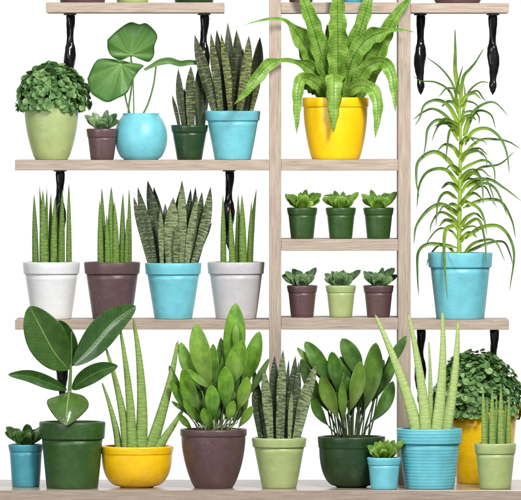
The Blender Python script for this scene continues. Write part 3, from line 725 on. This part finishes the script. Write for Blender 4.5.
p = make('potted_cylinder_snake_plant', 136.8, 487.2, 'long pale spikes fanning out of a golden yellow bowl', 'potted plant', CG, depth=-52)
p.pot('bowl', 36.8, 17, 445.6, M['ochre'], 453.5, soil=1.4)
spikes(p, [(119.5, 102, 382, 7, -1, 2, .45), (127.5, 106, 347, 9, -5, 3, .5), (132.5, 120, 326, 9.5, -8, 2.5, .5), (141, 133.5, 318, 11.5, -4, 4, .55), (149.5, 178, 340, 11.5, -2, 3, .45), (156, 186, 404, 8.5, -8, 1, .45)], M['cyl_m'], shape='horn', k=1.13)

p = make('potted_cast_iron_plant', 213.5, 490, 'lush upright plant of many broad bright leaves in a rounded plum brown pot', 'potted plant', 'broad leaved plants in the bottom row', depth=B)
p.pot('cup', 33.3, 19.5, 431, M['brown'], 437, soil=1.3)
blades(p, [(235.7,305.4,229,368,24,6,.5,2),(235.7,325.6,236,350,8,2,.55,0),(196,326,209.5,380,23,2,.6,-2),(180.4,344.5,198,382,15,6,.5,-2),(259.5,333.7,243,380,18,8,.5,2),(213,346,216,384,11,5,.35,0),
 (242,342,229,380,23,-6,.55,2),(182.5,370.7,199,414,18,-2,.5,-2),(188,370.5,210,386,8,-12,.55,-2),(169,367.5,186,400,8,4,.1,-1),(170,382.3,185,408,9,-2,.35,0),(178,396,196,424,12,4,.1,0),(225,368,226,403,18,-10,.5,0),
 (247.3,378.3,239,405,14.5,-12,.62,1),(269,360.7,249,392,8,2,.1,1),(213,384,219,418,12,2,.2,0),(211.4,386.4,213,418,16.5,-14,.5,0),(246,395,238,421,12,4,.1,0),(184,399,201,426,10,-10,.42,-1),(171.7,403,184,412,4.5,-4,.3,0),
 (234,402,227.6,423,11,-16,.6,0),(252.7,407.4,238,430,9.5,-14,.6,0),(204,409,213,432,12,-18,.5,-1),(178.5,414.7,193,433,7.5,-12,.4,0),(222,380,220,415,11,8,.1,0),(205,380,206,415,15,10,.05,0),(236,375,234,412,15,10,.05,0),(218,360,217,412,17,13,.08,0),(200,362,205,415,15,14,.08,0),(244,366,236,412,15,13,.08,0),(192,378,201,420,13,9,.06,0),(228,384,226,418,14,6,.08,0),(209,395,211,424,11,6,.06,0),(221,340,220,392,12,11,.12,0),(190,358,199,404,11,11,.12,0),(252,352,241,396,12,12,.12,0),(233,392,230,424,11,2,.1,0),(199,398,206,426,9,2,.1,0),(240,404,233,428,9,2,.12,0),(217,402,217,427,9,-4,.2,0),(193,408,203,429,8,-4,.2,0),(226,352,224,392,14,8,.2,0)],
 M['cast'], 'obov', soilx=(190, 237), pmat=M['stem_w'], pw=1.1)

p = make('potted_snake_plant', 279.2, 490, 'grey green banded snake plant in a pale green pot on the bottom board', 'potted plant', FG, depth=B)
p.pot('flower', 27.4, 17.3, 439.6, M['lgreen'], 449)
snakes(p, [(261, 252, 395, 5.5, 3, 0, .15), (267, 253.5, 368, 9, 6, -1, .2), (275, 274.6, 358, 10.5, 8, 0, .2), (286, 295.4, 358, 10, 6, 1, .25), (283, 289, 362, 5, 10, 0, .1), (290, 299, 364, 8, 3, 2, .3),
           (271, 263.8, 369, 10, -4, 0, .7), (281, 283, 351.5, 9.5, -2, -1, .65), (278, 280, 395, 6, -9, 0, .6), (295, 316.5, 364, 12, -6, -1.5, .68), (289, 292, 392, 5, -7, 0, .8)], M['snake_l'])

p = make('potted_cast_iron_plant', 351.5, 489.5, 'dark leafy plant on thin dark stalks in a rounded dark green pot', 'potted plant', 'broad leaved plants in the bottom row', depth=-50)
p.pot('bowl', 33.8, 15.5, 438.5, M['dgreen3'], 450, soil=1.4)
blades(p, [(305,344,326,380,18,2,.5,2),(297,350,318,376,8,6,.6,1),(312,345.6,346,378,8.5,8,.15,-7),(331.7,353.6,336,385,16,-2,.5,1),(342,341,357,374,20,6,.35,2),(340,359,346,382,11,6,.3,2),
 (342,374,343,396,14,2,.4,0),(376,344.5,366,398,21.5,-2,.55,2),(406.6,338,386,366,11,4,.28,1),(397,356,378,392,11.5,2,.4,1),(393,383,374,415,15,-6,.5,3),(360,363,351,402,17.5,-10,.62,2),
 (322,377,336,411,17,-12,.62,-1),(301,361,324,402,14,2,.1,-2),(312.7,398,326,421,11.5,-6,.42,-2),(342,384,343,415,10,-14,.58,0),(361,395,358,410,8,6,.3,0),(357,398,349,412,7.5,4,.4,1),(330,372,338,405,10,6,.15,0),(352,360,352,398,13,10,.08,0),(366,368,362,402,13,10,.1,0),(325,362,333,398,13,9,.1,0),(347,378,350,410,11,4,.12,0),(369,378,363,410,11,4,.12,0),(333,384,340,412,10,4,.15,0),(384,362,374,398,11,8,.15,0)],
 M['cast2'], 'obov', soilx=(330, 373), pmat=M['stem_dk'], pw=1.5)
for x0, x1, y1, dp in ((333, 327, 405, 0), (345, 343, 400, 2), (352, 353, 398, 0), (361, 366, 396, -4), (368, 378, 396, 3), (349, 348, 402, -8), (358, 360, 402, 6), (338, 333, 410, -6)):
    p.ribbon('petiole', [(x0, 442, dp), ((x0+x1)/2, 424, dp), (x1, y1, dp*1.3)], 1.4, 'tube', M['stem_dk'], m=8, n=10)

p = make('potted_succulent', 384, 490.3, 'small bright succulent in a light blue pot at the foot of the dark stalked plant', 'potted plant', SG, depth=-88)
p.pot('flower', 17.0, 13.2, 458.3, M['blue'], 466); succulent(p, M['succ_y'], 1.0, 41)

p = make('potted_cylinder_snake_plant', 429.5, 490, 'tall pale thick spikes in a big ribbed blue pot', 'potted plant', CG, depth=-70)
p.pot('flower', 33, 24.8, 430, M['bluer'], 445, soil=1.5)
spikes(p, [(418, 374.5, 315, 13, -5, 3, .52), (426, 407.5, 313, 12, -10, 2.5, .52), (430, 429, 343, 6.5, 2, 1, .5), (436, 442, 311.5, 12.5, -8, 3, .52), (445, 458, 320.5, 12, -2, 3, .5)], M['cyl_p'], shape='horn')

p = make('potted_bush', 483.5, 484.9, 'large mound of round dark leaves in a deep yellow pot behind the ribbed blue pot', 'potted plant', 'bushy round leaved plants', depth=34)
p.pot('flower', 36, 27, 411, M['ochre'], 420); bush(p, 475, 411, 45, 57, 2300, M['bush'], over=3)

p = make('potted_cylinder_snake_plant', 495.3, 489.6, 'short thin spikes in a pale green pot at the right end of the bottom board', 'potted plant', CG, depth=-76)
p.pot('flower', 21, 15.4, 444, M['lgreen'], 454.5)
spikes(p, [(484.6, 482.7, 387, 6, -3, 0, .5), (488, 487, 398, 5, 2, 0, .35), (492, 492, 389, 6.5, -5, 0, .5), (496.5, 496.5, 396, 5, 4, 0, .4), (500.6, 500.8, 386, 7, -4, 0, .5), (508, 509, 395, 5.5, 0, 0, .45), (504.5, 506, 404, 4.5, 4, 0, .35)], M['cyl_m'])

# ================================================================== pots whose feet only show along the top edge
def top_pot(name, cx, z, rb, rt, h, mat, kind, label, body, depth=38):
    p = make(name, cx, z, label, 'potted plant', 'pots cut off by the top edge', z=z, depth=depth)
    p.pot(kind, rt, rb, z-h, M[mat], z-h+9 if kind != 'cup' else z-h+4)
    if body == 'snake': snakes(p, [(cx-8, cx-14, z-h-60, 8, 0, 0, .4), (cx, cx-2, z-h-72, 9, -4, 0, .5), (cx+7, cx+13, z-h-58, 8, 2, 0, .4)], M['snake_d'])
    elif body == 'spike': spikes(p, [(cx-7, cx-9, z-h-60, 7, 0, 0, .5), (cx+1, cx+2, z-h-66, 8, -4, 0, .5), (cx+8, cx+11, z-h-55, 7, 2, 0, .5)], M['cyl_g'])
    else: succulent(p, M['succ_g'], rt/15.0, int(cx))
top_pot('potted_cylinder_snake_plant', 82.5, 2.4, 22.3, 30, 56, 'brown', 'flower', 'dark brown pot on the topmost left shelf, only its foot showing', 'spike')
top_pot('potted_snake_plant', 132.5, 2.4, 15.5, 22, 46, 'lgreen', 'flower', 'pale green pot on the topmost left shelf, only its foot showing', 'snake')
top_pot('potted_cylinder_snake_plant', 194, 2.4, 19, 27, 50, 'dgreen3', 'flower', 'dark green pot on the topmost left shelf, only its foot showing', 'spike')
top_pot('potted_succulent', 301, 2.2, 11.5, 15, 32, 'brown', 'flower', 'brown pot foot behind the fern tips at the top, left one', 'succ', 28)
top_pot('potted_succulent', 354, 2.2, 11.5, 15, 32, 'teal', 'flower', 'teal pot foot behind the fern tips at the top, right one', 'succ', 28)
top_pot('potted_snake_plant', 457.5, 3, 22, 33, 52, 'brown', 'cup', 'wide dark brown pot on the top right shelf, only its rounded foot showing', 'snake')

# ------------------------------------------------------------------ light: white studio sweep all round, brighter behind
w = bpy.data.worlds.new('World'); scene.world = w; w.use_nodes = True
nt = w.node_tree; nt.nodes.clear(); L = nt.links.new
tc = nt.nodes.new('ShaderNodeTexCoord'); sp = nt.nodes.new('ShaderNodeSeparateXYZ'); L(tc.outputs['Generated'], sp.inputs[0])
def wm(op, a, b=0.0, clamp=False):
    n = nt.nodes.new('ShaderNodeMath'); n.operation = op; n.use_clamp = clamp
    for i, v in enumerate((a, b)):
        if isinstance(v, bpy.types.NodeSocket): L(v, n.inputs[i])
        else: n.inputs[i].default_value = v
    return n.outputs[0]
def wr(v, a, b, c, d):
    n = nt.nodes.new('ShaderNodeMapRange'); n.interpolation_type = 'SMOOTHSTEP'; L(v, n.inputs[0])
    for i, q in enumerate((a, b, c, d)): n.inputs[i+1].default_value = q
    return n.outputs[0]
back = wr(sp.outputs[1], 0.5, 0.85, 0.0, 0.92)
front = wr(sp.outputs[1], -0.98, -0.4, 0.34, 0.0)
topl = wr(sp.outputs[2], 0.1, 0.8, 0.0, 0.6)
val = wm('ADD', wm('ADD', wm('ADD', back, front), topl), 0.12)
bg = nt.nodes.new('ShaderNodeBackground'); bg.inputs[0].default_value = (1, 1, 1, 1); L(val, bg.inputs[1])
o = nt.nodes.new('ShaderNodeOutputWorld'); L(bg.outputs[0], o.inputs[0])

def area(name, loc, target, size, sy, power, col=(1, 1, 1)):
    l = bpy.data.lights.new(name, 'AREA'); l.shape = 'RECTANGLE'; l.size = size; l.size_y = sy; l.energy = power; l.color = col
    ob = bpy.data.objects.new(name, l); C.objects.link(ob); ob.location = loc
    ob.rotation_euler = (Vector(target)-Vector(loc)).to_track_quat('-Z', 'Y').to_euler(); return ob
area('softbox_key', (1.2, -3.4, 3.3), (0, 0, 0.9), 0.7, 1.1, 205, (1, .985, .96))
area('softbox_fill', (-2.6, -3.2, 1.6), (0, 0, 0.8), 1.0, 1.8, 55, (.97, .985, 1))

# ------------------------------------------------------------------ camera
cam = bpy.data.cameras.new('camera'); co = bpy.data.objects.new('camera', cam); C.objects.link(co)
co.location = (0, -D*U, (500-EYE)*U); co.rotation_euler = (R(90), 0, 0)
cam.sensor_width = 36; cam.lens = 36*D/521.0; cam.shift_y = -(250-EYE)/521.0
cam.clip_start = 1; cam.clip_end = 200
scene.camera = co
scene.view_settings.view_transform = 'Standard'; scene.view_settings.look = 'None'
scene.view_settings.exposure = 0; scene.view_settings.gamma = 1
scene.render.resolution_x = 1024; scene.render.resolution_y = 983
